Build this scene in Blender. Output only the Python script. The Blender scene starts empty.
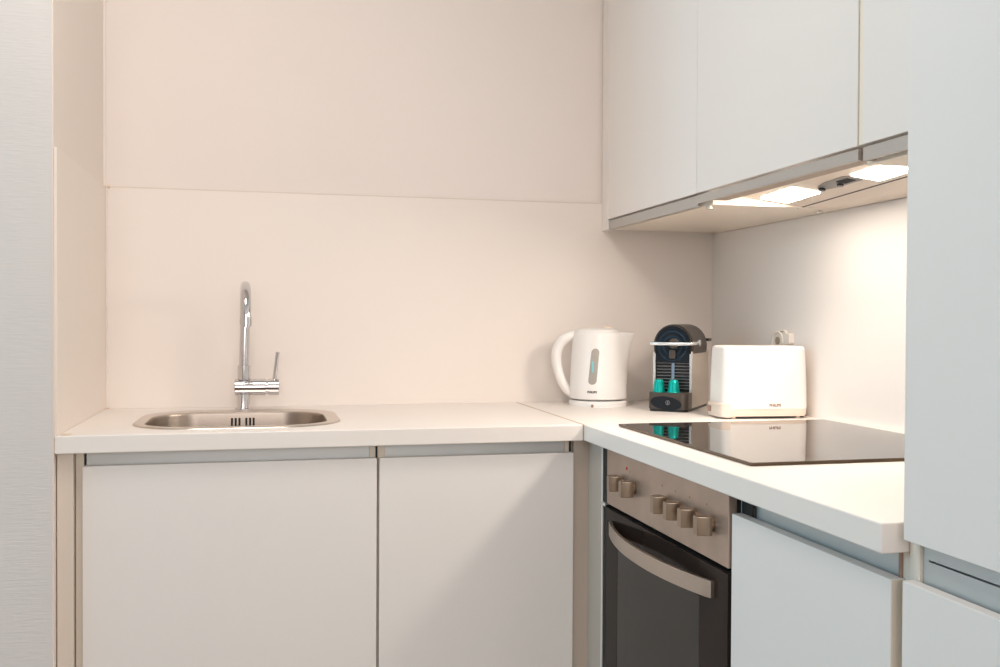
import bpy, bmesh, math, random
from mathutils import Vector, Matrix
random.seed(4)
C = bpy.context.scene.collection
SC = bpy.context.scene
PI = math.pi

# ------------------------------------------------------------------ helpers
def thing(name, label, cat, loc=(0, 0, 0), rotz=0.0, group=None):
    o = bpy.data.objects.new(name, None); C.objects.link(o)
    o.empty_display_size = .05
    o.location = loc; o.rotation_euler = (0, 0, rotz)
    o['label'] = label; o['category'] = cat
    if group: o['group'] = group
    return o

def tmat(o):
    return Matrix.Translation(o.location) @ Matrix.Rotation(o.rotation_euler[2], 4, 'Z')

def root_of(o):
    while o.parent: o = o.parent
    return o

def obj(name, bm, m, parent=None, world=False, smooth=None, label=None):
    """link bm as ONE mesh object. world=True: bm is in world coordinates"""
    if parent is not None and world:
        bm.transform(tmat(root_of(parent)).inverted())
    bmesh.ops.recalc_face_normals(bm, faces=bm.faces[:])
    me = bpy.data.meshes.new(name); bm.to_mesh(me); bm.free()
    me.materials.append(m)
    if smooth is not None:
        for p in me.polygons: p.use_smooth = True
        me.set_sharp_from_angle(angle=math.radians(smooth))
    o = bpy.data.objects.new(name, me); C.objects.link(o)
    if parent is not None: o.parent = parent
    if label: o['label'] = label
    if smooth is not None:
        w_ = o.modifiers.new('wn', 'WEIGHTED_NORMAL'); w_.keep_sharp = True; w_.weight = 100
    return o

def tag(o, label, cat, group=None):
    o['label'] = label; o['category'] = cat
    if group: o['group'] = group
    return o

def struct(name, bm, m, smooth=None):
    o = obj(name, bm, m, smooth=smooth); o['kind'] = 'structure'; return o

def B(): return bmesh.new()

def merge(dst, src):
    me = bpy.data.meshes.new('tmp'); src.to_mesh(me); src.free()
    dst.from_mesh(me); bpy.data.meshes.remove(me)
    return dst

def box(bm, x0, x1, y0, y1, z0, z1, bev=0.0, seg=2, mat=None):
    t = bmesh.new()
    bmesh.ops.create_cube(t, size=1)
    x0, x1 = min(x0, x1), max(x0, x1); y0, y1 = min(y0, y1), max(y0, y1); z0, z1 = min(z0, z1), max(z0, z1)
    for v in t.verts:
        v.co = Vector((x0 + (v.co.x + .5) * (x1 - x0), y0 + (v.co.y + .5) * (y1 - y0), z0 + (v.co.z + .5) * (z1 - z0)))
    if bev > 0:
        bmesh.ops.bevel(t, geom=t.edges[:], offset=bev, segments=seg, profile=.5, affect='EDGES', clamp_overlap=True)
    if mat is not None: t.transform(mat)
    return merge(bm, t)

def rrect(x0, x1, y0, y1, r, n=8):
    """rounded rectangle outline, CCW, 4*(n+1) points"""
    pts = []
    for cx, cy, a0 in ((x1 - r, y1 - r, 0), (x0 + r, y1 - r, PI / 2), (x0 + r, y0 + r, PI), (x1 - r, y0 + r, 1.5 * PI)):
        for i in range(n + 1):
            a = a0 + PI / 2 * i / n
            pts.append((cx + r * math.cos(a), cy + r * math.sin(a)))
    return pts

def prism(bm, pts, z0, z1, mat=None, bev=0.0, seg=2):
    """extrude a 2D outline along z"""
    t = bmesh.new()
    lo = [t.verts.new((p[0], p[1], z0)) for p in pts]
    hi = [t.verts.new((p[0], p[1], z1)) for p in pts]
    n = len(pts)
    fb = t.faces.new(lo[::-1]); ft = t.faces.new(hi)
    for i in range(n):
        t.faces.new((lo[i], lo[(i + 1) % n], hi[(i + 1) % n], hi[i]))
    if bev > 0:
        es = [e for e in t.edges if (e in ft.edges or e in fb.edges)] if False else list(set(ft.edges[:] + fb.edges[:]))
        bmesh.ops.bevel(t, geom=es, offset=bev, segments=seg, profile=.5, affect='EDGES', clamp_overlap=True)
    if mat is not None: t.transform(mat)
    return merge(bm, t)

def loft(bm, rings, cap0=True, cap1=True, mat=None):
    t = bmesh.new()
    vr = [[t.verts.new(p) for p in ring] for ring in rings]
    n = len(rings[0])
    for a, b in zip(vr[:-1], vr[1:]):
        for i in range(n):
            t.faces.new((a[i], a[(i + 1) % n], b[(i + 1) % n], b[i]))
    if cap0: t.faces.new(vr[0][::-1])
    if cap1: t.faces.new(vr[-1])
    if mat is not None: t.transform(mat)
    return merge(bm, t)

def lathe(bm, prof, n=48, mat=None, cap0=True, cap1=True):
    rings = [[(r * math.cos(2 * PI * i / n), r * math.sin(2 * PI * i / n), z) for i in range(n)] for r, z in prof]
    return loft(bm, rings, cap0, cap1, mat)

def cyl(bm, p0, p1, r, n=32, r2=None, bev=0.0):
    p0 = Vector(p0); p1 = Vector(p1); d = p1 - p0; L = d.length
    M = Matrix.Translation(p0) @ d.to_track_quat('Z', 'Y').to_matrix().to_4x4()
    r2 = r if r2 is None else r2
    if bev > 0:
        prof = [(r - bev, 0), (r - bev * .3, bev * .3), (r, bev), (r2, L - bev), (r2 - bev * .3, L - bev * .3), (r2 - bev, L)]
    else: prof = [(r, 0), (r2, L)]
    return lathe(bm, prof, n, M)

def tube(bm, pts, r, n=20, ry=None, up=(0, 1, 0), sub=6, closed_caps=True, radii=None):
    """sweep an ellipse (r along 'side', ry along normal) along a Catmull-Rom path"""
    P = [Vector(p) for p in pts]
    path = []; rr = []
    for i in range(len(P) - 1):
        p0 = P[max(i - 1, 0)]; p1 = P[i]; p2 = P[i + 1]; p3 = P[min(i + 2, len(P) - 1)]
        for k in range(sub):
            t = k / sub
            path.append(.5 * ((2 * p1) + (p2 - p0) * t + (2 * p0 - 5 * p1 + 4 * p2 - p3) * t * t + (3 * p1 - p0 - 3 * p2 + p3) * t ** 3))
            rr.append(1 if radii is None else radii[i] * (1 - t) + radii[i + 1] * t)
    path.append(P[-1]); rr.append(1 if radii is None else radii[-1])
    up = Vector(up); ry = r if ry is None else ry
    rings = []
    for i, p in enumerate(path):
        d = (path[min(i + 1, len(path) - 1)] - path[max(i - 1, 0)]).normalized()
        s = (up - d * up.dot(d)).normalized(); w = d.cross(s)
        rings.append([tuple(p + (s * math.cos(2 * PI * k / n) * r + w * math.sin(2 * PI * k / n) * ry) * rr[i]) for k in range(n)])
    return loft(bm, rings, closed_caps, closed_caps)

def text_bm(s, height, depth=.0004, bold=0.0):
    """lettering as a mesh in the xz-plane, centred, facing -y"""
    cu = bpy.data.curves.new('t', 'FONT'); cu.body = s; cu.size = 1; cu.extrude = 0; cu.align_x = 'CENTER'; cu.offset = bold
    ob = bpy.data.objects.new('t', cu); C.objects.link(ob)
    dg = bpy.context.evaluated_depsgraph_get(); dg.update()
    me = bpy.data.meshes.new_from_object(ob.evaluated_get(dg))
    bm = bmesh.new(); bm.from_mesh(me)
    bpy.data.objects.remove(ob); bpy.data.curves.remove(cu); bpy.data.meshes.remove(me)
    ys = [v.co.y for v in bm.verts]; h = max(ys) - min(ys); y0 = min(ys)
    for v in bm.verts:
        x, y = v.co.x, v.co.y
        v.co = Vector((x * height / h, 0, (y - y0) * height / h - height / 2))
    r = bmesh.ops.extrude_face_region(bm, geom=bm.faces[:])
    for v in [g for g in r['geom'] if isinstance(g, bmesh.types.BMVert)]: v.co.y -= depth
    return bm

# ------------------------------------------------------------------ materials
def mat(name, col, rough=.5, metal=0.0, noise=0.0, nscale=40.0, bump=0.0, bscale=200.0, spec=.5, coat=0.0,
        stretch=None, ior=None, rvar=0.0, col2=None):
    m = bpy.data.materials.new(name); m.use_nodes = True
    nt = m.node_tree; b = nt.nodes['Principled BSDF']
    b.inputs['Roughness'].default_value = rough; b.inputs['Metallic'].default_value = metal
    b.inputs['Specular IOR Level'].default_value = spec
    b.inputs['Coat Weight'].default_value = coat
    if ior: b.inputs['IOR'].default_value = ior
    tc = nt.nodes.new('ShaderNodeTexCoord'); mp = nt.nodes.new('ShaderNodeMapping')
    nt.links.new(tc.outputs['Object'], mp.inputs['Vector'])
    if stretch: mp.inputs['Scale'].default_value = stretch
    nz = nt.nodes.new('ShaderNodeTexNoise'); nz.inputs['Scale'].default_value = nscale; nz.inputs['Detail'].default_value = 4
    nt.links.new(mp.outputs['Vector'], nz.inputs['Vector'])
    mx = nt.nodes.new('ShaderNodeMix'); mx.data_type = 'RGBA'
    mx.inputs['A'].default_value = (*col, 1)
    c2 = col2 if col2 else tuple(max(0, c * (1 - noise)) for c in col)
    mx.inputs['B'].default_value = (*c2, 1)
    nt.links.new(nz.outputs['Fac'], mx.inputs['Factor'])
    nt.links.new(mx.outputs['Result'], b.inputs['Base Color'])
    if rvar:
        mr = nt.nodes.new('ShaderNodeMapRange'); mr.inputs['To Min'].default_value = rough - rvar; mr.inputs['To Max'].default_value = rough + rvar
        nt.links.new(nz.outputs['Fac'], mr.inputs['Value']); nt.links.new(mr.outputs['Result'], b.inputs['Roughness'])
    if bump:
        n2 = nt.nodes.new('ShaderNodeTexNoise'); n2.inputs['Scale'].default_value = bscale; n2.inputs['Detail'].default_value = 3
        nt.links.new(mp.outputs['Vector'], n2.inputs['Vector'])
        bp = nt.nodes.new('ShaderNodeBump'); bp.inputs['Strength'].default_value = bump; bp.inputs['Distance'].default_value = .001
        nt.links.new(n2.outputs['Fac'], bp.inputs['Height']); nt.links.new(bp.outputs['Normal'], b.inputs['Normal'])
    return m

def emis(name, col, strength):
    m = bpy.data.materials.new(name); m.use_nodes = True; nt = m.node_tree
    nt.nodes.remove(nt.nodes['Principled BSDF'])
    e = nt.nodes.new('ShaderNodeEmission'); e.inputs['Color'].default_value = (*col, 1); e.inputs['Strength'].default_value = strength
    nt.links.new(e.outputs[0], nt.nodes['Material Output'].inputs['Surface']); return m

def glassy(name, tint, ior=1.5):
    """thin tinted pane: transparent mixed with a mirror by Fresnel"""
    m = bpy.data.materials.new(name); m.use_nodes = True; nt = m.node_tree
    nt.nodes.remove(nt.nodes['Principled BSDF'])
    tr = nt.nodes.new('ShaderNodeBsdfTransparent'); tr.inputs[0].default_value = (*tint, 1)
    gl = nt.nodes.new('ShaderNodeBsdfGlossy'); gl.inputs['Roughness'].default_value = .03
    fr = nt.nodes.new('ShaderNodeFresnel'); fr.inputs[0].default_value = ior
    mx = nt.nodes.new('ShaderNodeMixShader')
    nt.links.new(fr.outputs[0], mx.inputs[0]); nt.links.new(tr.outputs[0], mx.inputs[1]); nt.links.new(gl.outputs[0], mx.inputs[2])
    nt.links.new(mx.outputs[0], nt.nodes['Material Output'].inputs['Surface']); return m

M = {}
M['wall_back'] = mat('painted back wall', (.82, .765, .735), .6, noise=.02, nscale=3, bump=.15, bscale=300)
M['splash'] = mat('cream splashback laminate', (.83, .775, .735), .38, noise=.02, nscale=3, bump=.06, bscale=500)
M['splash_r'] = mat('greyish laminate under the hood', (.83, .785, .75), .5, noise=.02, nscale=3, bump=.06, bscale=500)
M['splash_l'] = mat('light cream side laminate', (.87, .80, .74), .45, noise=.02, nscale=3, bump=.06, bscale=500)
M['niche'] = mat('cream niche wall', (.86, .79, .73), .6, noise=.02, nscale=5, bump=.15, bscale=300)
M['room'] = mat('plain room paint', (.74, .72, .70), .7, noise=.03, nscale=4, bump=.1)
M['ceil'] = mat('ceiling paint', (.82, .80, .78), .8, noise=.02, nscale=4)
M['floor'] = mat('wooden floor boards', (.42, .31, .23), .5, noise=.3, nscale=6, stretch=(1, 8, 1))
M['caulk'] = mat('beige sealant', (.78, .64, .48), .5, noise=.15, nscale=60)
M['seal'] = mat('tan joint seal', (.50, .37, .26), .5, noise=.15, nscale=60)
M['cab'] = mat('white cabinet lacquer', (.81, .785, .765), .5, noise=.015, nscale=5, bump=.04, bscale=700)
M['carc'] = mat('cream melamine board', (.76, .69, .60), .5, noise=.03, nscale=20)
M['filler'] = mat('cream filler board', (.72, .65, .58), .45, noise=.03, nscale=12)
M['post'] = mat('filler board darkened as corner shade', (.50, .43, .37), .5, noise=.03, nscale=12)  # darker copy of the filler board, recess shade in the colour
M['top'] = mat('white worktop laminate', (.84, .80, .765), .36, noise=.015, nscale=8, bump=.05, bscale=600)
M['alu'] = mat('brushed aluminium channel', (.60, .62, .62), .42, metal=.5, noise=.08, nscale=30, stretch=(1, 1, 30))
M['alu2'] = mat('aluminium grip greyed as shade', (.50, .48, .455), .45, metal=.35, noise=.05, nscale=30, stretch=(1, 1, 30))  # grey tone includes the shadow cast by the door bottom
M['dark'] = mat('black void', (.012, .012, .012), .7, noise=.1)
M['plinth'] = mat('white plinth board', (.7, .68, .66), .5, noise=.03)
M['steel'] = mat('brushed stainless steel', (.46, .40, .35), .36, metal=1, noise=.05, nscale=60, stretch=(1, 6, 1), rvar=.02)
M['rim'] = mat('polished steel rim', (.66, .60, .54), .30, metal=1, noise=.04, nscale=60)
M['ovsteel'] = mat('brushed warm oven steel', (.55, .435, .365), .42, metal=.8, noise=.22, nscale=22, rvar=.06)
M['chrome'] = mat('polished chrome', (.68, .68, .70), .12, metal=1, noise=.03, nscale=20)
M['knob'] = mat('satin metal knob', (.36, .29, .225), .30, metal=1, noise=.06, nscale=50)
M['handle'] = mat('brushed handle steel', (.56, .48, .42), .34, metal=1, noise=.1, nscale=60, stretch=(1, 1, 10))
M['ovglass'] = mat('dark brown oven glass', (.032, .022, .018), .10, noise=.2, nscale=10, spec=.06)
M['ovpane'] = glassy('tinted oven window', (.92, .80, .66), 1.65)
M['liner'] = mat('grey brown enamel liner', (.72, .65, .55), .5, noise=.12, nscale=8)
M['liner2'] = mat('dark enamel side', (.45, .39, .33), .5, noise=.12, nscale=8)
M['black'] = mat('black plastic', (.012, .013, .015), .25, noise=.2, nscale=30)
M['hobglass'] = mat('black ceramic hob glass', (.010, .008, .007), .02, noise=.2, nscale=30, ior=2.3)
M['hobedge'] = mat('bronze hob edge', (.10, .07, .045), .3, metal=.6, noise=.1)
M['hood'] = mat('cream hood metal', (.70, .62, .54), .5, metal=.1, noise=.04, nscale=30)
M['hooddark'] = mat('hood brown darkened as shade', (.22, .18, .15), .6, noise=.05)  # darkened to hold the shadow behind the grip profile
M['rail'] = mat('rail brown with underside shade', (.36, .29, .235), .6, noise=.05)  # brown stands for the shade on the rail underside
M['hoodgrey'] = mat('grey switch plate', (.28, .265, .25), .45, metal=.2, noise=.05)
M['lamp'] = emis('warm hood lamp', (1.0, .86, .74), 38)
M['kettle'] = mat('white kettle plastic', (.86, .855, .85), .28, noise=.01, nscale=10, coat=.2)
M['cream'] = mat('cream plastic', (.80, .70, .58), .35, noise=.03, nscale=20)
M['cream2'] = mat('light cream gap strip', (.84, .78, .68), .4, noise=.03, nscale=20)
M['gauge'] = mat('grey water gauge', (.42, .40, .37), .15, noise=.15, nscale=90)
M['bluefl'] = mat('pale blue float', (.20, .62, .70), .3, noise=.1)
M['ink'] = mat('dark grey print', (.10, .09, .09), .5, noise=.1)
M['inkb'] = mat('brown print', (.32, .20, .15), .5, noise=.1)
M['bronze'] = mat('bronze plastic', (.085, .070, .060), .36, metal=.4, noise=.08, nscale=40)
M['titan'] = mat('polished titan side panel', (.66, .59, .52), .38, metal=.25, noise=.04, nscale=10)
M['silver'] = mat('pale silver trim', (.80, .84, .88), .2, metal=.6, noise=.03)
M['navy'] = mat('dark navy gloss', (.008, .013, .020), .3, noise=.3, nscale=40, spec=.3)
M['navy2'] = mat('blue gloss ring', (.02, .055, .10), .25, noise=.3, nscale=60)
M['rib'] = mat('grey metal rib', (.24, .25, .27), .3, metal=.7, noise=.1)
M['bstrip'] = mat('blue grey metal strip', (.25, .36, .50), .3, metal=.5, noise=.1)
M['capsule'] = mat('green anodised aluminium', (.0, .42, .37), .28, metal=.6, noise=.15, nscale=80)
M['toast'] = mat('white toaster plastic', (.88, .85, .82), .3, noise=.01, nscale=10, coat=.15)
M['toastb'] = mat('cream toaster base', (.78, .66, .57), .4, noise=.03)
M['socket'] = mat('white socket plastic', (.82, .76, .70), .35, noise=.02)
M['well'] = mat('tan shaded hole plastic', (.36, .28, .20), .5, noise=.1)
M['clear'] = mat('clear plastic clip', (.85, .80, .74), .15, noise=.05)
M['red'] = mat('red indicator', (.6, .02, .02), .3, noise=.1)
M['ltblue'] = mat('dark blue dial', (.03, .08, .13), .3, noise=.2)

# ribbed wallpaper on the wall beside the niche
def wallpaper():
    m = mat('white ribbed wallpaper', (.69, .665, .65), .75, noise=.04, nscale=6)
    nt = m.node_tree; b = nt.nodes['Principled BSDF']
    tc = nt.nodes.new('ShaderNodeTexCoord')
    mp = nt.nodes.new('ShaderNodeMapping'); mp.inputs['Scale'].default_value = (1, 1, 9)
    nt.links.new(tc.outputs['Object'], mp.inputs['Vector'])
    nz = nt.nodes.new('ShaderNodeTexNoise'); nz.inputs['Scale'].default_value = 28; nz.inputs['Detail'].default_value = 4
    nt.links.new(mp.outputs['Vector'], nz.inputs['Vector'])
    bp = nt.nodes.new('ShaderNodeBump'); bp.inputs['Strength'].default_value = .25; bp.inputs['Distance'].default_value = .002
    nt.links.new(nz.outputs['Fac'], bp.inputs['Height']); nt.links.new(bp.outputs['Normal'], b.inputs['Normal'])
    return m
M['paper'] = wallpaper()

# ------------------------------------------------------------------ dimensions (metres)
H = .90          # worktop top
T = .036         # worktop thickness
L = 1.6932       # niche left face of splash panel
XF = -.60        # right worktop front edge
YF = -.60        # left worktop front edge
XD = -.58        # right run door fronts
YD = -.58        # left run door fronts
ZC = 1.392       # underside of wall cabinets
XW = -.349       # wall cabinet door fronts
RX, RY, RZ = -4.2, -5.0, 2.6

# ------------------------------------------------------------------ room shell
struct('floor', box(B(), RX - .1, .11, RY - .1, .11, -.1, 0), M['floor'])
struct('ceiling', box(B(), RX - .1, .11, RY - .1, .11, RZ, RZ + .1), M['ceil'])
struct('wall_back', box(B(), -L - .007, .105, .005, .105, 0, RZ), M['wall_back'])
struct('wall_right', box(B(), .005, .105, RY, .005, 0, RZ), M['niche'])
# solid block of masonry left of the niche: papered face towards the room
struct('wall_left_of_niche', box(B(), RX, -L - .008, -.602, .105, 0, RZ), M['paper'])
struct('trim_1', box(B(), -L - .0079, -L - .006, -.6005, .005, .0, RZ), M['niche'])   # painted reveal of the niche
struct('wall_left', box(B(), RX - .1, RX, RY, 0, 0, RZ), M['room'])
# far wall behind the camera, with a window opening
wx0, wx1, wz0, wz1 = -2.3, -.2, .9, 2.3
wb = B()
box(wb, RX - .1, wx0, RY - .1, RY, 0, RZ); box(wb, wx1, .105, RY - .1, RY, 0, RZ)
box(wb, wx0, wx1, RY - .1, RY, 0, wz0); box(wb, wx0, wx1, RY - .1, RY, wz1, RZ)
struct('wall_front', wb, M['room'])
fb = B()
for a in (wx0, (wx0 + wx1) / 2 - .03, wx1 - .06): box(fb, a, a + .06, RY - .08, RY - .03, wz0, wz1, .004)
for a in (wz0, wz1 - .06): box(fb, wx0, wx1, RY - .08, RY - .03, a, a + .06, .004)
struct('window_1', fb, M['cab'])

# splashbacks
sp = thing('splashback_panel', 'wide cream splashback panel behind the sink and tap', 'splashback', (-.85, -.0005, H))
obj('panel', box(B(), -L + .0005, -.0005, .0, .0048, H + .0001, 1.470), M['splash'], sp, True)
sp = thing('splashback_panel', 'narrow cream side panel at the left end of the sink worktop', 'splashback', (-L, -.3, H))
obj('panel', box(B(), -L - .0055, -L, -.598, -.0005, H + .0001, 1.470), M['splash_l'], sp, True)
sp = thing('splashback_panel', 'pale splashback panel behind the toaster under the lit hood', 'splashback', (0, -.8, H))
obj('panel', box(B(), .0, .0046, -1.66, -.0005, H + .0001, ZC - .001), M['splash_r'], sp, True)
# sealant joints
tb = B()
box(tb, -L, -L + .004, -.004, 0.0, H, 1.470, .0012, 1)
box(tb, -L - .006, -L - .001, -.0015, .005, 1.472, RZ - .002)
struct('trim_2', tb, M['splash'])
tb = B(); box(tb, -L - .004, -L + .010, -.006, .003, 1.469, 1.474, .001, 1); box(tb, -L + .001, -L + .010, -.008, -.0005, H, H + .003, .001, 1)
box(tb, -L + .004, -L + .022, -.592, -.57, H, H + .0012, .0005, 1)
struct('trim_3', tb, M['caulk'])
struct('trim_4', box(B(), -.003, .0, -.003, .0, H, ZC, .001, 1), M['splash'])
struct('trim_5', box(B(), -1.68, -.352, .0, .0045, 1.4702, 1.4728), M['filler'])

# ------------------------------------------------------------------ worktops
def slab_with_hole(outer, hole, z0, z1, bev=.003):
    bm = bmesh.new()
    def loop(pts, z): return [bm.verts.new((x, y, z)) for x, y in pts]
    ot, ht = loop(outer, z1), loop(hole, z1)
    ob, hb = loop(outer, z0), loop(hole, z0)
    def edges(vs): return [bm.edges.new((vs[i], vs[(i + 1) % len(vs)])) for i in range(len(vs))]
    bmesh.ops.triangle_fill(bm, use_beauty=True, edges=edges(ot) + edges(ht))
    bmesh.ops.triangle_fill(bm, use_beauty=True, edges=edges(ob) + edges(hb))
    for a, b in ((ot, ob), (ht, hb)):
        n = len(a)
        for i in range(n): bm.faces.new((a[i], b[i], b[(i + 1) % n], a[(i + 1) % n]))
    return bm

sx0, sx1, sy0, sy1 = -1.578, -1.125, -.533, -.112     # sink outer
ix0, ix1, iy0, iy1 = -1.551, -1.158, -.500, -.178     # basin mouth
w = thing('worktop', 'white worktop slab around the sink, running along the back wall', 'worktop', (-1.15, -.3, H - T))
hole = rrect(ix0 - .008, ix1 + .008, iy0 - .008, iy1 + .008, .10, 10)
slab = slab_with_hole([(-L + .0005, YF + .003), (XF - .003, YF + .003), (XF - .003, .0045), (-L + .0005, .0045)], hole, H - T, H)
box(slab, -L - .0055, XF - .003, YF, YF + .006, H - T, H - .0001, .0022, 3)
obj('slab', slab, M['top'], w, True)
w = thing('worktop', 'white worktop slab under the hob, along the right wall', 'worktop', (-.3, -.8, H - T))
obj('slab', box(B(), XF, .0045, -1.677, .0045, H - T, H, .0025, 3), M['top'], w, True, smooth=40)
obj('joint_seal', box(B(), XF - .0032, XF + .0004, YF + .001, -.002, H - T + .001, H + .0006), M['seal'], w, True, label='thin tan seal between the two slabs')

# ------------------------------------------------------------------ base cabinets, back run
def carcass_x(x0, x1, yfront, z0, z1, t=.016):
    """open-fronted box facing -y"""
    b = B()
    box(b, x0, x0 + t, yfront, -.02, z0, z1, .0008, 1); box(b, x1 - t, x1, yfront, -.02, z0, z1, .0008, 1)
    box(b, x0 + t, x1 - t, yfront, -.02, z0, z0 + t); box(b, x0 + t, x1 - t, -.028, -.02, z0 + t, z1)
    return b
def carcass_y(y0, y1, xfront, z0, z1, t=.016, top=False):
    """open-fronted box facing -x; y0 > y1"""
    b = B()
    box(b, xfront, -.004, y0, y0 - t, z0, z1, .0008, 1); box(b, xfront, -.004, y1, y1 + t, z0, z1, .0008, 1)
    box(b, xfront, -.004, y0 - t, y1 + t, z0, z0 + t); box(b, -.012, -.004, y0 - t, y1 + t, z0 + t, z1)
    if top: box(b, xfront, -.012, y0 - t, y1 + t, z1 - t, z1)
    return b

DZ = .8355
for x0, x1, dx0, dx1, lab in (
        (-1.6665, -1.0585, -1.6505, -1.0605, 'wide white base cabinet with flat door under the sink'),
        (-1.0575, -.6165, -1.0553, -.6178, 'white base cabinet between sink cabinet and oven corner')):
    c = thing('base_cabinet', lab, 'cabinet', ((x0 + x1) / 2, -.3, 0), group=None)
    obj('carcass', carcass_x(x0, x1, -.5605, .10, H - T - .001), M['carc'], c, True)
    obj('door', box(B(), dx0, dx1, YD, -.5612, .115, DZ, .0016, 2), M['cab'], c, True, smooth=40)
    ch = B()
    cx0, cx1 = (dx0 + .0045, dx1 - .0015) if dx0 < -1.5 else (dx0 + .001, dx1 - .006)
    box(ch, cx0, cx1, -.556, -.552, .79, H - T - .0015)
    box(ch, cx0, cx1, -.575, -.556, H - T - .004, H - T - .0015) if False else None
    obj('grip_channel', ch, M['alu'], c, True, label='recessed grey metal finger channel above the door')
    obj('channel_end_dark', box(B(), cx1 + .0002, min(cx1 + .005, x1 - .0002), -.5630, -.5606, .79, H - T - .0015), M['dark'], c, True)  # dark strip standing for the shade in the channel gap
    obj('plinth', box(B(), x0, x1, -.52, -.505, 0, .10), M['plinth'], c, True)
fl = thing('filler_strip', 'narrow cream filler strip between left wall and sink cabinet', 'filler', (-1.68, -.56, 0))
obj('board', box(B(), -L - .0040, -1.6667, -.581, -.563, .0, H - T - .001, .001, 1), M['filler'], fl, True)
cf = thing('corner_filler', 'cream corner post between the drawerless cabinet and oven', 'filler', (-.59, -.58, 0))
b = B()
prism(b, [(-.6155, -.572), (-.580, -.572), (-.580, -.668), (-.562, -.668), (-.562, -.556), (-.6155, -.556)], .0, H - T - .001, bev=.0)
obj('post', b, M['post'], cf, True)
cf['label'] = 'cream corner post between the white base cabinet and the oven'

# ------------------------------------------------------------------ oven and its housing
hs = thing('oven_housing', 'white cabinet housing around the built-in oven', 'cabinet', (-.3, -.97, 0))
b = B()
box(b, -.583, -.004, -.6735, -.6685, .10, H - T - .001, .0005, 1)
box(b, -.562, -.004, -1.2668, -1.2655, .10, H - T - .001)
box(b, -.562, -.004, -1.2650, -.6740, .245, .262); box(b, -.562, -.004, -1.2650, -.6740, .10, .114); box(b, -.515, -.505, -1.2650, -.6740, .09, .101)
obj('carcass', b, M['cab'], hs, True)
obj('plinth', box(B(), -.52, -.505, -1.2668, -.6740, 0, .099), M['plinth'], hs, True)
obj('plinth_drawer', box(B(), -.581, -.562, -1.264, -.676, .115, .243, .0015), M['cab'], hs, True)

ov = thing('built_in_oven', 'built-in oven with steel knob panel and dark glass door', 'oven', (-.3, -.97, .2625))
OY0, OY1 = -.6745, -1.2645
b = B()
box(b, -.568, -.02, OY0, OY1, .2630, .270); box(b, -.568, -.02, OY0, OY1, .750, .862)
box(b, -.568, -.02, OY0, OY0 - .02, .270, .750); box(b, -.568, -.02, OY1 + .02, OY1, .270, .750)
box(b, -.03, -.02, OY0 - .02, OY1 + .02, .270, .750)
box(b, -.5815, -.568, -.6745, -.7030, .7425, .862)
obj('oven_body', b, M['dark'], ov, True)
cp = obj('control_panel', box(B(), -.583, -.5682, -.7035, -1.2640, .7425, .8625, .0012, 2), M['ovsteel'], ov, True, smooth=40)
# printed symbols over the knobs
for y in (-.838, -1.000, -1.060, -1.120, -1.186):
    b = B(); cyl(b, (-.5831, y, .830), (-.5834, y, .830), .0022, 12)
    obj('printed_symbol', b, M['inkb'], cp, True)
KY = [-.7984, -.8659, -1.029, -1.087, -1.1483, -1.2114]
KY = [y + .0055 for y in KY]
def knob_bm(y, z=.8005):
    b = B()
    cyl(b, (-.5832, y, z), (-.5890, y, z), .0110, 32, bev=.001)
    w0, w1 = .0138, .0075
    prof = [(-.589, -w0), (-.589, w0), (-.600, w0), (-.613, w1), (-.613, -w1), (-.600, -w0)]
    t = B(); prism(t, prof, z - .0158, z + .0158, bev=.0018)
    t.transform(Matrix.Translation((0, y, 0)))
    return merge(b, t)
for y in KY: obj('knob', knob_bm(y), M['knob'], ov, True, smooth=30)
b = B(); cyl(b, (-.583, -.8200, .8345), (-.5842, -.8200, .8345), .0032, 16)
obj('indicator_light', b, M['red'], ov, True, label='tiny red indicator light')
# door
DT, DB = .7335, .272
wy0, wy1, wz0_, wz1_ = -.772, -1.161, .345, .671
b = B()
box(b, -.5815, -.56, -.6765, -.7025, DB, DT, .001, 1)
box(b, -.5795, -.5685, -.7025, wy0 + .0, DB, DT); box(b, -.5795, -.5685, wy1, OY1, DB, DT)
box(b, -.5795, -.5685, wy0, wy1, DB, wz0_); box(b, -.5795, -.5685, wy0, wy1, wz1_, DT)
dr = obj('oven_door', b, M['dark'], ov, True)
b = B()
box(b, -.5835, -.5797, -.7027, wy0, DB, DT, .0004, 1); box(b, -.5835, -.5797, wy1, -1.264, DB, DT, .0004, 1)
box(b, -.5835, -.5797, wy0, wy1, DB, wz0_); box(b, -.5835, -.5797, wy0, wy1, wz1_, DT)
obj('door_glass', b, M['ovglass'], dr, True, label='dark brown glass front')
obj('window_pane', box(B(), -.5833, -.5801, wy0 - .0002, wy1 + .0002, wz0_ + .0002, wz1_ - .0002), M['ovpane'], dr, True, label='tinted see-through oven window')
b = B()
box(b, -.5680, -.5230, wy0 + .002, wy0, wz0_ - .005, wz1_ + .005)
obj('window_reveal', b, M['liner2'], dr, True)
b = B()
box(b, -.523, -.519, wy0 + .02, wy1 - .06, wz0_ - .02, wz1_ + .02)
obj('oven_liner', b, M['liner'], ov, True)
b = B()
cyl(b, (-.545, -.855, .612), (-.545, -1.00, .590), .0012, 8)
cyl(b, (-.545, -1.00, .590), (-.545, -1.14, .590), .0012, 8)
obj('rack', b, M['handle'], ov, True)
# small hinge clip at the top left corner of the door
obj('hinge_clip', box(B(), -.586, -.5825, -.6765, -.6980, .7345, .7415, .0008, 1), M['silver'], ov, True, label='small pale hinge clip')
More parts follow.
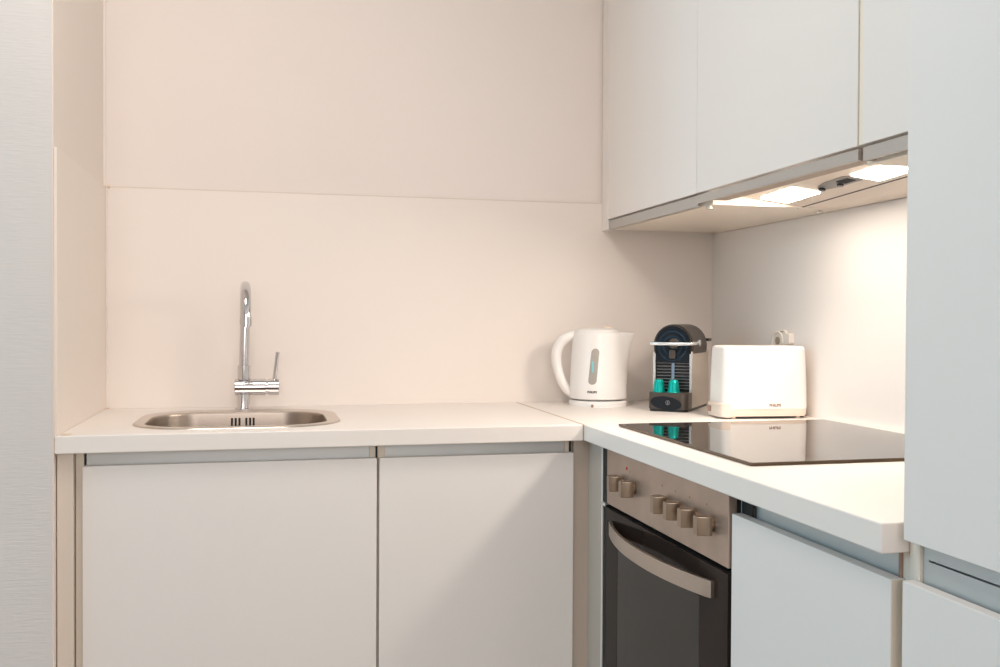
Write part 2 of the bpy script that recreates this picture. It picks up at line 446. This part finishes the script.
# bow handle
b = B()
hy0, hy1, hz0, hz1 = -.7370, -1.2190, .6830, .7115
N = 36; outer = []; inner = []
for i in range(N + 1):
    t = i / N; y = hy0 + (hy1 - hy0) * t; s = 2 * t - 1
    bow = .035 * (1 - abs(s) ** 2.1)
    outer.append((-.5845 - .006 - bow, y)); inner.append((-.5845 - max(bow, .0), y))
prism(b, outer + inner[::-1], hz0, hz1, bev=.0012)
box(b, -.5905, -.5837, hy0 - .0, hy0 - .006, hz0 + .002, hz1 - .002); box(b, -.5905, -.5837, hy1 + .006, hy1 + .001, hz0 + .002, hz1 - .002)
obj('handle', b, M['handle'], ov, True, smooth=30, label='bowed brushed steel bar handle')

# ------------------------------------------------------------------ right base cabinet and tall cabinet
c = thing('base_cabinet', 'white base cabinet right of the oven, below worktop end', 'cabinet', (-.3, -1.47, 0))
obj('carcass', carcass_y(-1.269, -1.6765, -.5605, .10, H - T - .001), M['carc'], c, True)
obj('door', box(B(), XD, -.5612, -1.2685, -1.668, .115, .8312, .0016, 2), M['cab'], c, True, smooth=40)
obj('grip_channel', box(B(), -.556, -.552, -1.304, -1.6600, .79, H - T - .0015), M['alu'], c, True, label='recessed blue-grey metal finger channel above the door')
obj('channel_end_dark', box(B(), -.5630, -.5606, -1.2695, -1.304, .79, H - T - .0015), M['dark'], c, True)
obj('channel_cap', box(B(), -.5640, -.5606, -1.6600, -1.6640, .82, H - T - .0015), M['inkb'], c, True)
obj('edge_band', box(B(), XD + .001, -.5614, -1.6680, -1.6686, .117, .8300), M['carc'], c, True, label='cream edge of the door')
obj('plinth', box(B(), -.52, -.505, -1.269, -1.6765, 0, .10), M['plinth'], c, True)

t = thing('tall_cabinet', 'tall white cabinet with flat doors at the right edge', 'cabinet', (-.3, -1.98, 0))
obj('carcass', carcass_y(-1.6785, -2.29, -.5630, .10, 2.28, t=.018, top=True), M['carc'], t, True)
obj('door', box(B(), XD, -.5637, -1.6895, -2.288, .8825, 2.27, .0016, 2), M['cab'], t, True, smooth=40, label='upper full-height door')
obj('door', box(B(), XD, -.5637, -1.6885, -2.288, .115, .8360, .0016, 2), M['cab'], t, True, smooth=40, label='lower door')
b = B()
box(b, -.5585, -.5530, -1.6970, -2.270, .78, .8600); box(b, -.5585, -.5530, -1.6970, -2.270, .8625, .92)
box(b, -.5585, -.5530, -1.6970, -1.706, .8600, .8625)
obj('grip_channel', b, M['alu'], t, True, label='blue-grey metal channel with a thin dark slit between the two doors')
obj('slit', box(B(), -.5530, -.5520, -1.706, -2.270, .8580, .8645), M['dark'], t, True)
obj('plinth', box(B(), -.52, -.505, -1.6785, -2.29, 0, .10), M['plinth'], t, True)

# ------------------------------------------------------------------ wall cabinets
ZW = 2.28

def wall_cab(lab, y0, y1, dy0, dy1, open_bottom=False, px=-.338, pz=ZC):
    c = thing('wall_cabinet', lab, 'cabinet', (-.17, (y0 + y1) / 2, ZC))
    b = B(); tt = .016; xf = -.3295
    box(b, xf, -.001, y0, y0 - tt, ZC, ZW); box(b, xf, -.001, y1 + tt, y1, ZC, ZW)
    zb = 1.452 if open_bottom else ZC
    box(b, xf, -.001, y0 - tt, y1 + tt, zb, zb + tt); box(b, xf, -.001, y0 - tt, y1 + tt, ZW - tt, ZW)
    box(b, -.006, -.001, y0 - tt, y1 + tt, zb + tt, ZW - tt)
    obj('carcass', b, M['carc'], c, True)
    obj('door', box(B(), XW, XW + .018, dy0, dy1, 1.4215, ZW - .003, .0014, 2), M['cab'], c, True, smooth=40)
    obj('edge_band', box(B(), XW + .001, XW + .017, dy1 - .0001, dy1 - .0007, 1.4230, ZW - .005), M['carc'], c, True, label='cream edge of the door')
    obj('grip_profile', box(B(), px, px + .006, dy0 - .0, dy1 + .0, pz, 1.4170, .0006, 1), M['alu2'], c, True, label='pale grey grip profile under the door')
    return c
wc = wall_cab('white wall cabinet nearest the back wall, above the coffee machine', -.051, -.6620, -.0518, -.6330, px=-.3455)
obj('filler_board', box(B(), XW, -.331, -.0005, -.0505, ZC, ZW, .0008, 1), M['cab'], wc, True, label='narrow filler board against the back wall')
for x, y in ((-.29, -.10), (-.045, -.06), (-.30, -.62), (-.045, -.60)):
    b = B(); cyl(b, (x, y, ZC - .0012), (x, y, ZC - .0001), .006, 20)
    obj('screw_cap', b, M['cream'], wc, True)
for x, y in ((-.325, -.652), (-.045, -.645)):
    b = B(); lathe(b, [(.005, 0), (.0055, -.003), (.008, -.006), (.0085, -.007), (.006, -.0075)], 20, Matrix.Translation((x, y, ZC - .0002)))
    obj('plastic_clip', b, M['clear'], wc, True, smooth=50, label='clear plastic clip under the cabinet')
wall_cab('white wall cabinet above the lit cooker hood', -.6625, -1.2600, -.6342, -1.2462, True, px=-.347, pz=ZC + .0062)
wc = wall_cab('white wall cabinet next to the tall cabinet', -1.2605, -1.672, -1.2597, -1.670, px=-.3475, pz=ZC + .003)
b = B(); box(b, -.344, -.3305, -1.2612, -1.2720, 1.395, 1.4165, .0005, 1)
obj('gap_strip', box(B(), -.3465, -.3310, -1.2473, -1.2585, 1.4225, ZW - .005), M['cream2'], wc, True)  # cream strip added to lighten the gap between the doors
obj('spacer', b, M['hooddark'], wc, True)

# ------------------------------------------------------------------ cooker hood (its bottom plate hangs slightly tilted)
hd = thing('cooker_hood', 'built-in cooker hood with two lit lamps under wall cabinet', 'cooker hood', (-.17, -.96, ZC))
def HZ(x, y): return 1.392 - .124 * (x + .11) - .044 * (y + .663)
def tilt(bm, dz=0.0):
    for v in bm.verts: v.co.z += HZ(v.co.x, v.co.y) + dz
    return bm
hx0, hx1, hya, hyb = -.256, -.112, -.6640, -1.2435
lamps = [(-.2262, -.1580, -.6975, -.8335), (-.1960, -.1310, -.9930, -1.1300)]
sw = (-.1960, -.1620, -.8400, -.9880)
obj('bottom_plate', tilt(box(B(), hx0, hx1, hyb, hya - .0, .0, .004, .0008, 1)), M['hood'], hd, True)
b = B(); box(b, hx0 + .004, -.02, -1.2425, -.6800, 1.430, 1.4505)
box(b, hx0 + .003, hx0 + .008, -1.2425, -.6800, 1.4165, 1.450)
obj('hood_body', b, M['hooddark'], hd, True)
b = box(B(), -.1080, -.001, -1.2425, -.6800, 0, .006)
for v in b.verts:
    k = min(1, max(0, -v.co.x / .108)); v.co.z += ZC + k * (HZ(-.108, v.co.y) - ZC)
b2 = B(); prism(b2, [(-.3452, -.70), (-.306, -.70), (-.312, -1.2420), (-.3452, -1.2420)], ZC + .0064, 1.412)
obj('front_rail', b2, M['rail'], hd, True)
obj('rear_plate', b, M['hood'], hd, True)
b = box(B(), hx1 + .0002, -.1082, -1.2425, -.6800, -.0004, .005)
box(b, hx0 - .030, hx1, -.6665, -.6645, -.0008, .004)
obj('gap_shade', tilt(b), M['dark'], hd, True)  # black strips drawn as the shade in the plate gaps
for x0, x1, y0, y1 in lamps:
    b = B(); prism(b, rrect(x0, x1, y1, y0, .006, 4), -.0015, .0, bev=.0004, seg=1)
    obj('lamp', tilt(b), M['lamp'], hd, True, label='bright warm lamp')
b = B(); prism(b, [(-.170, sw[2]), (-.192, sw[2] - .035), (-.200, -.914), (-.200, -.975), (-.190, sw[3]), (-.158, sw[3]), (-.158, -.90)], -.0012, .0)
swp = obj('switch_panel', tilt(b), M['hoodgrey'], hd, True)
for x, y, r_ in ((-.178, -.868, .0075), (-.172, -.925, .0065)):
    b = B(); cyl(b, (x, y, -.0060), (x, y, -.0013), r_, 20, bev=.001)
    obj('switch_button', tilt(b), M['black'], swp, True)
obj('slider_slot', tilt(box(B(), -.188, -.167, -.972, -.935, -.0022, -.0013)), M['dark'], swp, True)

# ------------------------------------------------------------------ hob
hb = thing('hob', 'black glass hob set on the right worktop', 'hob', (-.28, -.945, H))
b = B(); prism(b, rrect(-.5325, -.0300, -1.2440, -.6455, .004, 4), H + .0008, H + .0058)
obj('glass_plate', b, M['hobglass'], hb, True)
b = B()
box(b, -.5345, -.5326, -1.2460, -.6435, H + .0004, H + .0055); box(b, -.0299, -.0282, -1.2460, -.6435, H + .0004, H + .0055)
box(b, -.5326, -.0299, -.6454, -.6435, H + .0004, H + .0055); box(b, -.5326, -.0299, -1.2460, -1.2441, H + .0004, H + .0055)
obj('edge_trim', b, M['hobedge'], hb, True)

# ------------------------------------------------------------------ sink
sk = thing('kitchen_sink', 'stainless steel inset sink in the left worktop', 'sink', (-1.35, -.33, H))
def ring(x0, x1, y0, y1, r, z, n=12): return [(x, y, z) for x, y in rrect(x0, x1, y0, y1, r, n)]
rings = [ring(sx0, sx1, sy0, sy1, .135, H + .0002), ring(sx0 + .001, sx1 - .001, sy0 + .001, sy1 - .001, .134, H + .0022),
         ring(sx0 + .004, sx1 - .004, sy0 + .004, sy1 - .004, .131, H + .0034),
         ring(ix0 - .006, ix1 + .006, iy0 - .006, iy1 + .006, .105, H + .0030), ring(ix0 - .002, ix1 + .002, iy0 - .002, iy1 + .002, .102, H + .0010),
         ring(ix0, ix1, iy0, iy1, .10, H - .004), ring(ix0 + .006, ix1 - .006, iy0 + .006, iy1 - .006, .095, H - .10),
         ring(ix0 + .010, ix1 - .010, iy0 + .010, iy1 - .010, .092, H - .135), ring(ix0 + .024, ix1 - .024, iy0 + .024, iy1 - .024, .082, H - .150),
         ring(ix0 + .06, ix1 - .06, iy0 + .06, iy1 - .06, .06, H - .155)]
b = loft(B(), rings[:5], False, False)
obj('rim', b, M['rim'], sk, True, smooth=60, label='bright flat steel rim')
b = loft(B(), rings[4:], False, True)
obj('basin', b, M['steel'], sk, True, smooth=60)
b = B(); cyl(b, (-1.355, -.335, H - .1555), (-1.355, -.335, H - .1520), .045, 40, bev=.001)
obj('drain', b, M['chrome'], sk, True, smooth=40)
b = B()
for i, x in enumerate((-1.3745, -1.3655, -1.3565, -1.3400, -1.3310, -1.3225)):
    y = iy1 - .0022
    box(b, x - .0024, x + .0024, y - .0022, y + .001, H - .040, H - .012)
obj('overflow_slots', b, M['dark'], sk, True)

# ------------------------------------------------------------------ tap
TX, TY = -1.3497, -.085
tp = thing('mixer_tap', 'chrome swan-neck mixer tap standing behind the sink', 'tap', (TX, TY, H))
b = B(); lathe(b, [(.021, 0), (.021, .003), (.0185, .005), (.0170, .007), (.0165, .040)], 40, Matrix.Translation((TX, TY, H + .0002)))
obj('base', b, M['chrome'], tp, True, smooth=40)
b = B(); cyl(b, (-1.3710, TY, .9580), (-1.2925, TY, .9580), .0213, 48, bev=.0015)
obj('body', b, M['chrome'], tp, True, smooth=40)
b = B(); cyl(b, (-1.2925, TY, .9580), (-1.2885, TY, .9580), .0185, 40); cyl(b, (-1.2885, TY, .9580), (-1.2600, TY, .9580), .0210, 48, bev=.0015)
cap = obj('lever_cap', b, M['chrome'], tp, True, smooth=40)
b = B(); cyl(b, (-1.2715, TY, .9770), (-1.2635, TY - .004, 1.0480), .0053, 20, bev=.0006)
obj('lever', b, M['chrome'], cap, True, smooth=40)
b = B(); cyl(b, (-1.3480, TY, .9770), (-1.3480, TY, 1.0140), .0160, 40, bev=.0010)
obj('collar', b, M['chrome'], tp, True, smooth=40)
pts = []; dxs = .006; R_ = .082; zc_ = 1.133
for z in (1.010, 1.04, 1.075, 1.105): pts.append((-1.3480 + .002 * (z - 1.01) / .1, TY, z))
for i in range(0, 11):
    a = PI * i / 10
    pts.append((-1.346 + dxs * (1 - math.cos(a)) / 2, TY - R_ * (1 - math.cos(a)), zc_ + R_ * math.sin(a)))
b = tube(B(), pts, .0122, 28, up=(1, 0, 0), sub=5)
sp_ = obj('spout', b, M['chrome'], tp, True, smooth=50)
b = B(); nx, ny = -1.346 + dxs, TY - 2 * R_
cyl(b, (nx, ny, 1.137), (nx, ny, 1.1165), .0145, 32, bev=.001)
cyl(b, (nx, ny, 1.1165), (nx, ny, 1.1135), .0112, 32)
obj('aerator', b, M['chrome'], sp_, True, smooth=40)

# ------------------------------------------------------------------ kettle
kx, ky = -.4005, -.122
kt = thing('electric_kettle', 'white plastic electric kettle on its base, standing left of coffee machine', 'kettle', (kx, ky, H), math.radians(-12))
b = B()
lathe(b, [(.0800, .0), (.0790, .0008), (.0800, .003), (.0800, .0130), (.0780, .0150), (.070, .0160)], 64)
base = obj('power_base', b, M['kettle'], kt, smooth=50)
b = B(); box(b, -.028, -.022, -.0790, -.0720, .0, .0075, .0006, 1)
obj('cord_notch', b, M['inkb'], base)
def kr(th, z):
    """body radius at angle th (0 = spout side) and height z above the worktop"""
    u = (z - .019) / (.205 - .019)
    r = .0790 - .0020 * u - .0090 * max(0, u - .15) ** 1.2
    s = max(0, (z - .055) / .145)
    amp = .010 * min(1, s * 2) + .022 * max(0, (s - .45) / .55) ** 1.6
    d = math.atan2(math.sin(th), math.cos(th))
    return r + amp * math.exp(-(d / .34) ** 2)
n = 96; rings = []
zs = [.0185, .0200, .0230] + [.023 + (.198 - .023) * i / 22 for i in range(1, 23)]
for z in zs:
    sc = .90 if z < .019 else (.975 if z < .021 else 1)
    rings.append([(kr(2 * PI * k / n, z) * sc * math.cos(2 * PI * k / n), kr(2 * PI * k / n, z) * sc * math.sin(2 * PI * k / n), z) for k in range(n)])
for inset, dz in ((.0015, .2000), (.004, .2005), (.006, .1990)):
    rings.append([((kr(2 * PI * k / n, .198) - inset) * math.cos(2 * PI * k / n), (kr(2 * PI * k / n, .198) - inset) * math.sin(2 * PI * k / n), dz) for k in range(n)])
b = loft(B(), rings, True, True)
body = obj('body', b, M['kettle'], kt, smooth=60)
b = B()
rings = []
for sc, z in ((1, .1992), (1, .2035), (.985, .2060), (.93, .2085), (.75, .2115), (.4, .2130), (.08, .2133)):
    rr_ = .0630
    rings.append([(rr_ * sc * math.cos(2 * PI * k / n) - .004, rr_ * sc * math.sin(2 * PI * k / n), z) for k in range(n)])
loft(b, rings, True, True)
lid = obj('lid', b, M['kettle'], kt, smooth=50)
b = B(); box(b, .014, .036, -.012, .012, .2085, .2175, .003, 2)
obj('lid_catch', b, M['cream'], lid, smooth=40)
b = tube(B(), [(-.045, 0, .1960), (-.072, 0, .1930), (-.096, 0, .1810), (-.1130, 0, .1560), (-.1155, 0, .1190), (-.1050, 0, .0760), (-.0880, 0, .0450), (-.0700, 0, .0290)],
         .0150, 24, ry=.0130, up=(0, 1, 0), sub=6, radii=[.8, .95, 1.08, 1.1, 1.05, 1.0, .95, .8])
obj('handle', b, M['kettle'], kt, smooth=60)
# water gauge (capsule) bent onto the body
def on_body(bm, thc, zc, off):
    """bm in local xz (x = sideways, z = up, y = -outwards); wrap onto the body"""
    for v in bm.verts:
        x, y, z = v.co
        zz = zc + z; th = thc + x / .078
        r = kr(th, zz) + off - y
        v.co = Vector((r * math.cos(th), r * math.sin(th), zz))
    return bm
def flat_outline(pts, depth):
    """outline in xz, front at y=-depth, subdivided so it can bend"""
    b = B(); vs = [b.verts.new((p[0], -depth, p[1])) for p in pts]; bk = [b.verts.new((p[0], .002, p[1])) for p in pts]
    b.faces.new(vs[::-1])
    for i in range(len(pts)): b.faces.new((vs[i], vs[(i + 1) % len(pts)], bk[(i + 1) % len(pts)], bk[i]))
    bmesh.ops.triangulate(b, faces=b.faces[:])
    return b
caps = rrect(-.0115, .0115, -.047, .050, .0112, 8)
caps = [(x + z * .09, z) for x, z in caps]
TH = -PI / 2 - math.radians(16)
gw = obj('water_gauge', on_body(flat_outline(caps, .0006), TH, .1080, 0), M['gauge'], body, smooth=60, label='grey capsule-shaped water gauge')
b = flat_outline([(x - .003, z) for x, z in rrect(-.0022, .0022, -.014, .016, .002, 4)], .0012)
obj('float', on_body(b, TH, .1080, 0), M['bluefl'], gw)
obj('lettering', on_body(text_bm('PHILIPS', .0062, .0003, .03), TH - .05, .0410, .0006), M['ink'], body)

# ------------------------------------------------------------------ coffee machine
A = math.radians(38)
Rv = Vector((math.cos(A), -math.sin(A), 0)); Bv = Vector((math.sin(A), math.cos(A), 0))
FL = Vector((-.3330, -.3150, H))
cm = thing('coffee_machine', 'small bronze and black capsule coffee machine between kettle and toaster', 'coffee machine', FL + Rv * .0545 * .95, -A)
cm.scale = (.955, 1.07, .99)
b = B(); prism(b, rrect(-.053, .053, .002, .231, .016, 6), .0, .006)
obj('foot', b, M['black'], cm)
b = B(); prism(b, rrect(-.0545, .0545, .0, .062, .016, 8), .0062, .0490, bev=.002)
tray = obj('drip_tray', b, M['bronze'], cm, smooth=40)
b = B()
pts = []
for i in range(40):
    a = 2 * PI * i / 40
    pts.append((-.003 + .0430 * math.cos(a), .0175 * math.sin(a) + (.0035 * math.cos(a) * -1)))
t_ = B(); vs = [t_.verts.new((p[0], -.0012, p[1] + .0225)) for p in pts]; bk = [t_.verts.new((p[0], .002, p[1] + .0225)) for p in pts]
t_.faces.new(vs[::-1])
for i in range(40): t_.faces.new((vs[i], vs[(i + 1) % 40], bk[(i + 1) % 40], bk[i]))
merge(b, t_)
pan = obj('front_oval', b, M['navy'], tray, label='black oval inlay on the tray front')
b = B(); lathe(b, [(.0062, 0), (.0062, .0010), (.0048, .0010), (.0048, 0)], 32, Matrix.Translation((.002, -.0012, .0240)) @ Matrix.Rotation(PI / 2, 4, 'X'), False, False)
prism(b, [(-.0018, -.0035), (0, -.0050), (.0018, -.0035), (.0018, .0030), (0, .0045), (-.0018, .0030)], 0, .0008, Matrix.Translation((.002, -.0012, .0240)) @ Matrix.Rotation(PI / 2, 4, 'X'))
obj('emblem', b, M['rib'], pan)
# rear housing
b = B(); box(b, -.0505, .0505, .0625, .2280, .0062, .1750, .002, 1)
obj('housing', b, M['black'], cm)
for s in (-1, 1):
    b = B(); x0, x1 = sorted((s * .0507, s * .0545)); box(b, x0, x1, .0480 if s < 0 else .0500, .2300, .0065, .1560, .0012, 2)
    sp_ = obj('side_panel', b, M['titan'], cm, smooth=40)
    b = B(); x0, x1 = sorted((s * .0470, s * .0542)); box(b, x0, x1, .0462, .0499, .0468, .1500, .0010, 1)
    obj('edge_trim', b, M['silver'], sp_, label='bright silver front edge')
# head shell: arch section swept back
def arch(r, zc, zb, n=28, hw=None):
    hw = hw or r
    p = [(hw, zb)]
    for i in range(n + 1):
        a = PI * i / n; p.append((r * math.cos(a), zc + r * math.sin(a)))
    p.append((-hw, zb)); return p
def arch_prism(b, r, zc, zb, y0, y1, bev=0):
    t = B(); prism(t, arch(r, zc, zb), -y1, -y0, bev=bev)      # extrude along local z, then stand it up
    t.transform(Matrix.Rotation(PI / 2, 4, 'X'))
    return merge(b, t)
b = B(); arch_prism(b, .0552, .1715, .1500, .0560, .2020, .004)
obj('head_shell', b, M['bronze'], cm, smooth=35, label='bronze rounded head cover')
b = B(); arch_prism(b, .0480, .1745, .1280, .0475, .0600, .0015)
hf = obj('head_front', b, M['navy'], cm, smooth=35, label='black arched front')
b = B()
RX_ = Matrix.Rotation(PI / 2, 4, 'X')
for r0, r1, d in ((.0400, .0370, .0016), (.0270, .0235, .0020)):
    lathe(b, [(r0, -.002), (r0, d), (r1, d), (r1, -.002)], 48, Matrix.Translation((0, .0475, .1700)) @ RX_, False, False)
obj('front_rings', b, M['navy2'], hf, smooth=40)
b = B(); lathe(b, [(.0140, -.001), (.0140, .004), (.0115, .006), (.004, .0065)], 32, Matrix.Translation((.004, .0475, .1760)) @ RX_)
box(b, -.008, .010, .0400, .0478, .1360, .1600, .003, 2)
obj('coffee_outlet', b, M['bronze'], hf, smooth=40)
b = B(); box(b, -.0465, .0465, .0560, .0624, .0465, .1285)
gr = obj('grille', b, M['black'], cm)
b = B()
for k in range(9):
    z = .0555 + k * .0084
    box(b, -.0455, .0455, .0535, .0565, z, z + .0032, .0008, 1)
obj('ribs', b, M['rib'], gr)
b = B(); box(b, -.0045, .0045, .0520, .0540, .0500, .1240, .0008, 1)
obj('centre_strip', b, M['bstrip'], gr)
# lever
path = [(-.0590, .1080, .1770), (-.0610, .0700, .1770), (-.0600, .0440, .1765), (-.0500, .0330, .1760), (0, .0290, .1755), (.0500, .0330, .1760), (.0600, .0440, .1765), (.0610, .0700, .1770), (.0590, .1080, .1770)]
b = tube(B(), path, .0042, 16, ry=.0026, up=(0, 0, 1), sub=6)
for s in (-1, 1): cyl(b, (s * .0553, .1080, .1770), (s * .0620, .1080, .1770), .0085, 24, bev=.001)
obj('lever', b, M['silver'], cm, smooth=50, label='pale metal bow lever across the head')
b = B(); box(b, -.045, .045, .2285, .2500, .0065, .1800, .004, 2); box(b, -.050, .058, .2210, .2520, .1800, .1880, .003, 2)
obj('water_tank', b, M['black'], cm, smooth=40)
# capsules standing on the drip tray
def capsule_bm():
    b = B(); lathe(b, [(.0180, 0), (.0183, .0008), (.0180, .0014), (.0158, .0018), (.0150, .0060), (.0126, .0255), (.0118, .0290), (.0095, .0325), (.0085, .0330)], 36)
    return b
cap_mesh = None
for lx, ly, lab in ((-.0300, .0240, 'green coffee capsule, left one on the drip tray'), (.0110, .0240, 'green coffee capsule, right one on the drip tray')):
    p = FL + Rv * (.0545 + lx) * .95 + Bv * ly
    if cap_mesh is None:
        o = obj('coffee_capsule', capsule_bm(), M['capsule'], smooth=40); cap_mesh = o
    else:
        o = cap_mesh.copy(); C.objects.link(o)
    o.location = (p.x, p.y, H + .0488); tag(o, lab, 'coffee capsule', 'green capsules on the coffee machine')

# ------------------------------------------------------------------ toaster
to = thing('toaster', 'white two-slot toaster on the right worktop near the hob', 'toaster', (-.1215, -.5030, H), math.radians(-5))
to.scale = (1.015, 1.0, 1.0)
def tring(hw, hd, r, z, n=10): return [(x, y, z) for x, y in rrect(-hw, hw, -hd, hd, r, n)]
b = loft(B(), [tring(.1045, .0560, .026, .0060), tring(.1060, .0575, .027, .0085), tring(.1068, .0585, .028, .0200), tring(.1068, .0585, .028, .0235)])
obj('base', b, M['toastb'], to, smooth=40, label='cream base band')
rings = [tring(.1070, .0590, .028, .0237), tring(.1075, .0595, .028, .0260), tring(.1060, .0588, .028, .0900), tring(.1035, .0572, .027, .1500),
         tring(.1028, .0565, .026, .1640), tring(.1016, .0553, .025, .1695), tring(.0980, .0520, .022, .1730), tring(.0910, .0450, .018, .1740)]
b = loft(B(), rings, True, False)
tb_ = [(x, y) for x, y in rrect(-.0910, .0910, -.0450, .0450, .018, 10)]
top_ = bmesh.new(); vs = [top_.verts.new((x, y, .1740)) for x, y in tb_]
es = [top_.edges.new((vs[i], vs[(i + 1) % len(vs)])) for i in range(len(vs))]
for yc in (-.018, .018):
    q = [top_.verts.new(p) for p in ((-.075, yc - .011, .1740), (.075, yc - .011, .1740), (.075, yc + .011, .1740), (-.075, yc + .011, .1740))]
    es += [top_.edges.new((q[i], q[(i + 1) % 4])) for i in range(4)]
    lo = [top_.verts.new((v.co.x, v.co.y, .06)) for v in q]
    for i in range(4): top_.faces.new((q[i], q[(i + 1) % 4], lo[(i + 1) % 4], lo[i]))
    top_.faces.new(lo)
bmesh.ops.triangle_fill(top_, use_beauty=True, edges=es)
merge(b, top_)
tbod = obj('body', b, M['toast'], to, smooth=40)
# control end on the left: recessed cream block with dial and lever
b = B(); prism(b, rrect(-.1135, -.0820, -.0570, .0400, .012, 6), .0040, .0370, bev=.0015)
ce = obj('control_block', b, M['toastb'], to, smooth=40, label='cream control block at the left end')
b = B(); box(b, -.1143, -.1130, -.0430, .0280, .0100, .0310, .0004, 1)
obj('control_recess', b, M['filler'], ce)
b = B(); box(b, -.1180, -.1140, .0080, .0220, .0130, .0280, .002, 2)
obj('browning_dial', b, M['inkb'], ce)
for sx in (-1, 1):
    for sy in (-1, 1):
        b = B(); cyl(b, (sx * .080, sy * .042, 0), (sx * .080, sy * .042, .0065), .009, 20)
        obj('foot', b, M['toastb'], to)
b = B(); box(b, -.094, .094, -.050, .050, .0030, .0062)
obj('bottom_plate', b, M['black'], to)
b = text_bm('PHILIPS', .0068, .0004, .03); b.transform(Matrix.Translation((.0180, -.0597, .0330)))
obj('lettering', b, M['inkb'], tbod)

# ------------------------------------------------------------------ wall socket and plug
so = thing('wall_socket', 'white round wall socket with side block, just above the toaster', 'socket', (0, -.405, 1.085))
RY_ = Matrix.Rotation(-PI / 2, 4, 'Y')
def wall_plate(b, y0, y1, z0, z1, r, x0, x1, bev=.001):
    t_ = B(); prism(t_, rrect(z0, z1, y0, y1, r, 6), x0, x1, bev=bev)
    for v in t_.verts: v.co = Vector((-v.co.z, v.co.y, v.co.x))
    return merge(b, t_)
plate = obj('face_plate', wall_plate(B(), -.4340, -.3600, 1.040, 1.1115, .012, .0002, .0075), M['socket'], so, True, smooth=40)
b = B(); lathe(b, [(.0290, .0), (.0290, .0035), (.0265, .0045), (.0240, .0030), (.0225, .0010)], 48, Matrix.Translation((-.0074, -.3960, 1.0800)) @ RY_, False, False)
obj('socket_ring', b, M['clear'], plate, True, smooth=40)
b = B(); lathe(b, [(.0100, .0), (.0100, .0028), (.0070, .0034)], 32, Matrix.Translation((-.0074, -.3960, 1.0840)) @ RY_)
obj('socket_well', b, M['well'], plate, True)
obj('slot', box(B(), -.0084, -.0074, -.4240, -.4080, 1.1058, 1.1085, .0003, 1), M['well'], plate, True)
obj('side_block', wall_plate(B(), -.4620, -.4345, 1.0765, 1.1030, .005, .0002, .0140, .002), M['socket'], so, True, smooth=40)

# ------------------------------------------------------------------ lights
def area(name, loc, target, sx, sy, power, col):
    l = bpy.data.lights.new(name, 'AREA'); l.shape = 'RECTANGLE'; l.size = sx; l.size_y = sy; l.energy = power; l.color = col
    o = bpy.data.objects.new(name, l); C.objects.link(o); o.location = loc
    o.rotation_euler = (Vector(target) - Vector(loc)).to_track_quat('-Z', 'Y').to_euler()
    return o
# warm fill light added in the unseen window opening behind the camera
area('window_fill', ((wx0 + wx1) / 2, RY + .02, (wz0 + wz1) / 2), ((wx0 + wx1) / 2, 0, 1.2), wx1 - wx0, wz1 - wz0, 35, (1.0, .88, .80))
# daylight from a second opening on the left side of the room
area('side_daylight', (RX + .03, -1.2, 1.5), (0, -1.2, 1.3), 1.0, 1.4, 27, (.28, .74, 1.0))
# warm ceiling lamp
area('ceiling_lamp', (-1.4, -1.25, RZ - .04), (-1.4, -1.25, 0), .5, .5, 12, (1.0, .88, .78))

for i, (x0, x1, y0, y1) in enumerate(lamps):          # the beam of each hood lamp
    xc, yc = (x0 + x1) / 2, (y0 + y1) / 2
    o = area('hood_lamp_light', (xc, yc, HZ(xc, yc) - .004), (xc - .03, yc, 0), y0 - y1, x1 - x0, 2.6, (1.0, .85, .73))
    o.rotation_euler = Vector((-.75, .15, -1)).to_track_quat('-Z', 'X').to_euler(); o.data.spread = math.radians(150)

wd = bpy.data.worlds.new('World'); SC.world = wd; wd.use_nodes = True
wd.node_tree.nodes['Background'].inputs[0].default_value = (.75, .85, 1.0, 1)
wd.node_tree.nodes['Background'].inputs[1].default_value = 1.0

# ------------------------------------------------------------------ camera
f, yaw, pitch, roll = 968.2127, .2362348, -.0133706, .0048260
pos = Vector((-1.2907214, -2.6589740, 1.1322635))
cy, sy_, cp_, sp2 = math.cos(yaw), math.sin(yaw), math.cos(pitch), math.sin(pitch)
fwd = Vector((sy_ * cp_, cy * cp_, sp2)); r0 = Vector((cy, -sy_, 0)); u0 = r0.cross(fwd)
r = math.cos(roll) * r0 + math.sin(roll) * u0; u = -math.sin(roll) * r0 + math.cos(roll) * u0
cam = bpy.data.cameras.new('camera'); cam.sensor_width = 36; cam.lens = f / 1000 * 36; cam.clip_start = .02
co = bpy.data.objects.new('camera', cam); C.objects.link(co)
m4 = Matrix((r, u, -fwd)).transposed().to_4x4(); m4.translation = pos
co.matrix_world = m4
SC.camera = co

SC.view_settings.view_transform = 'Standard'; SC.view_settings.look = 'None'
SC.view_settings.gamma = 1; SC.view_settings.use_curve_mapping = False
SC.view_settings.exposure = 0.19
SC.cycles.max_bounces = 12; SC.cycles.diffuse_bounces = 6; SC.cycles.glossy_bounces = 6
SC.cycles.use_denoising = True
SC.cycles.sample_clamp_indirect = 8
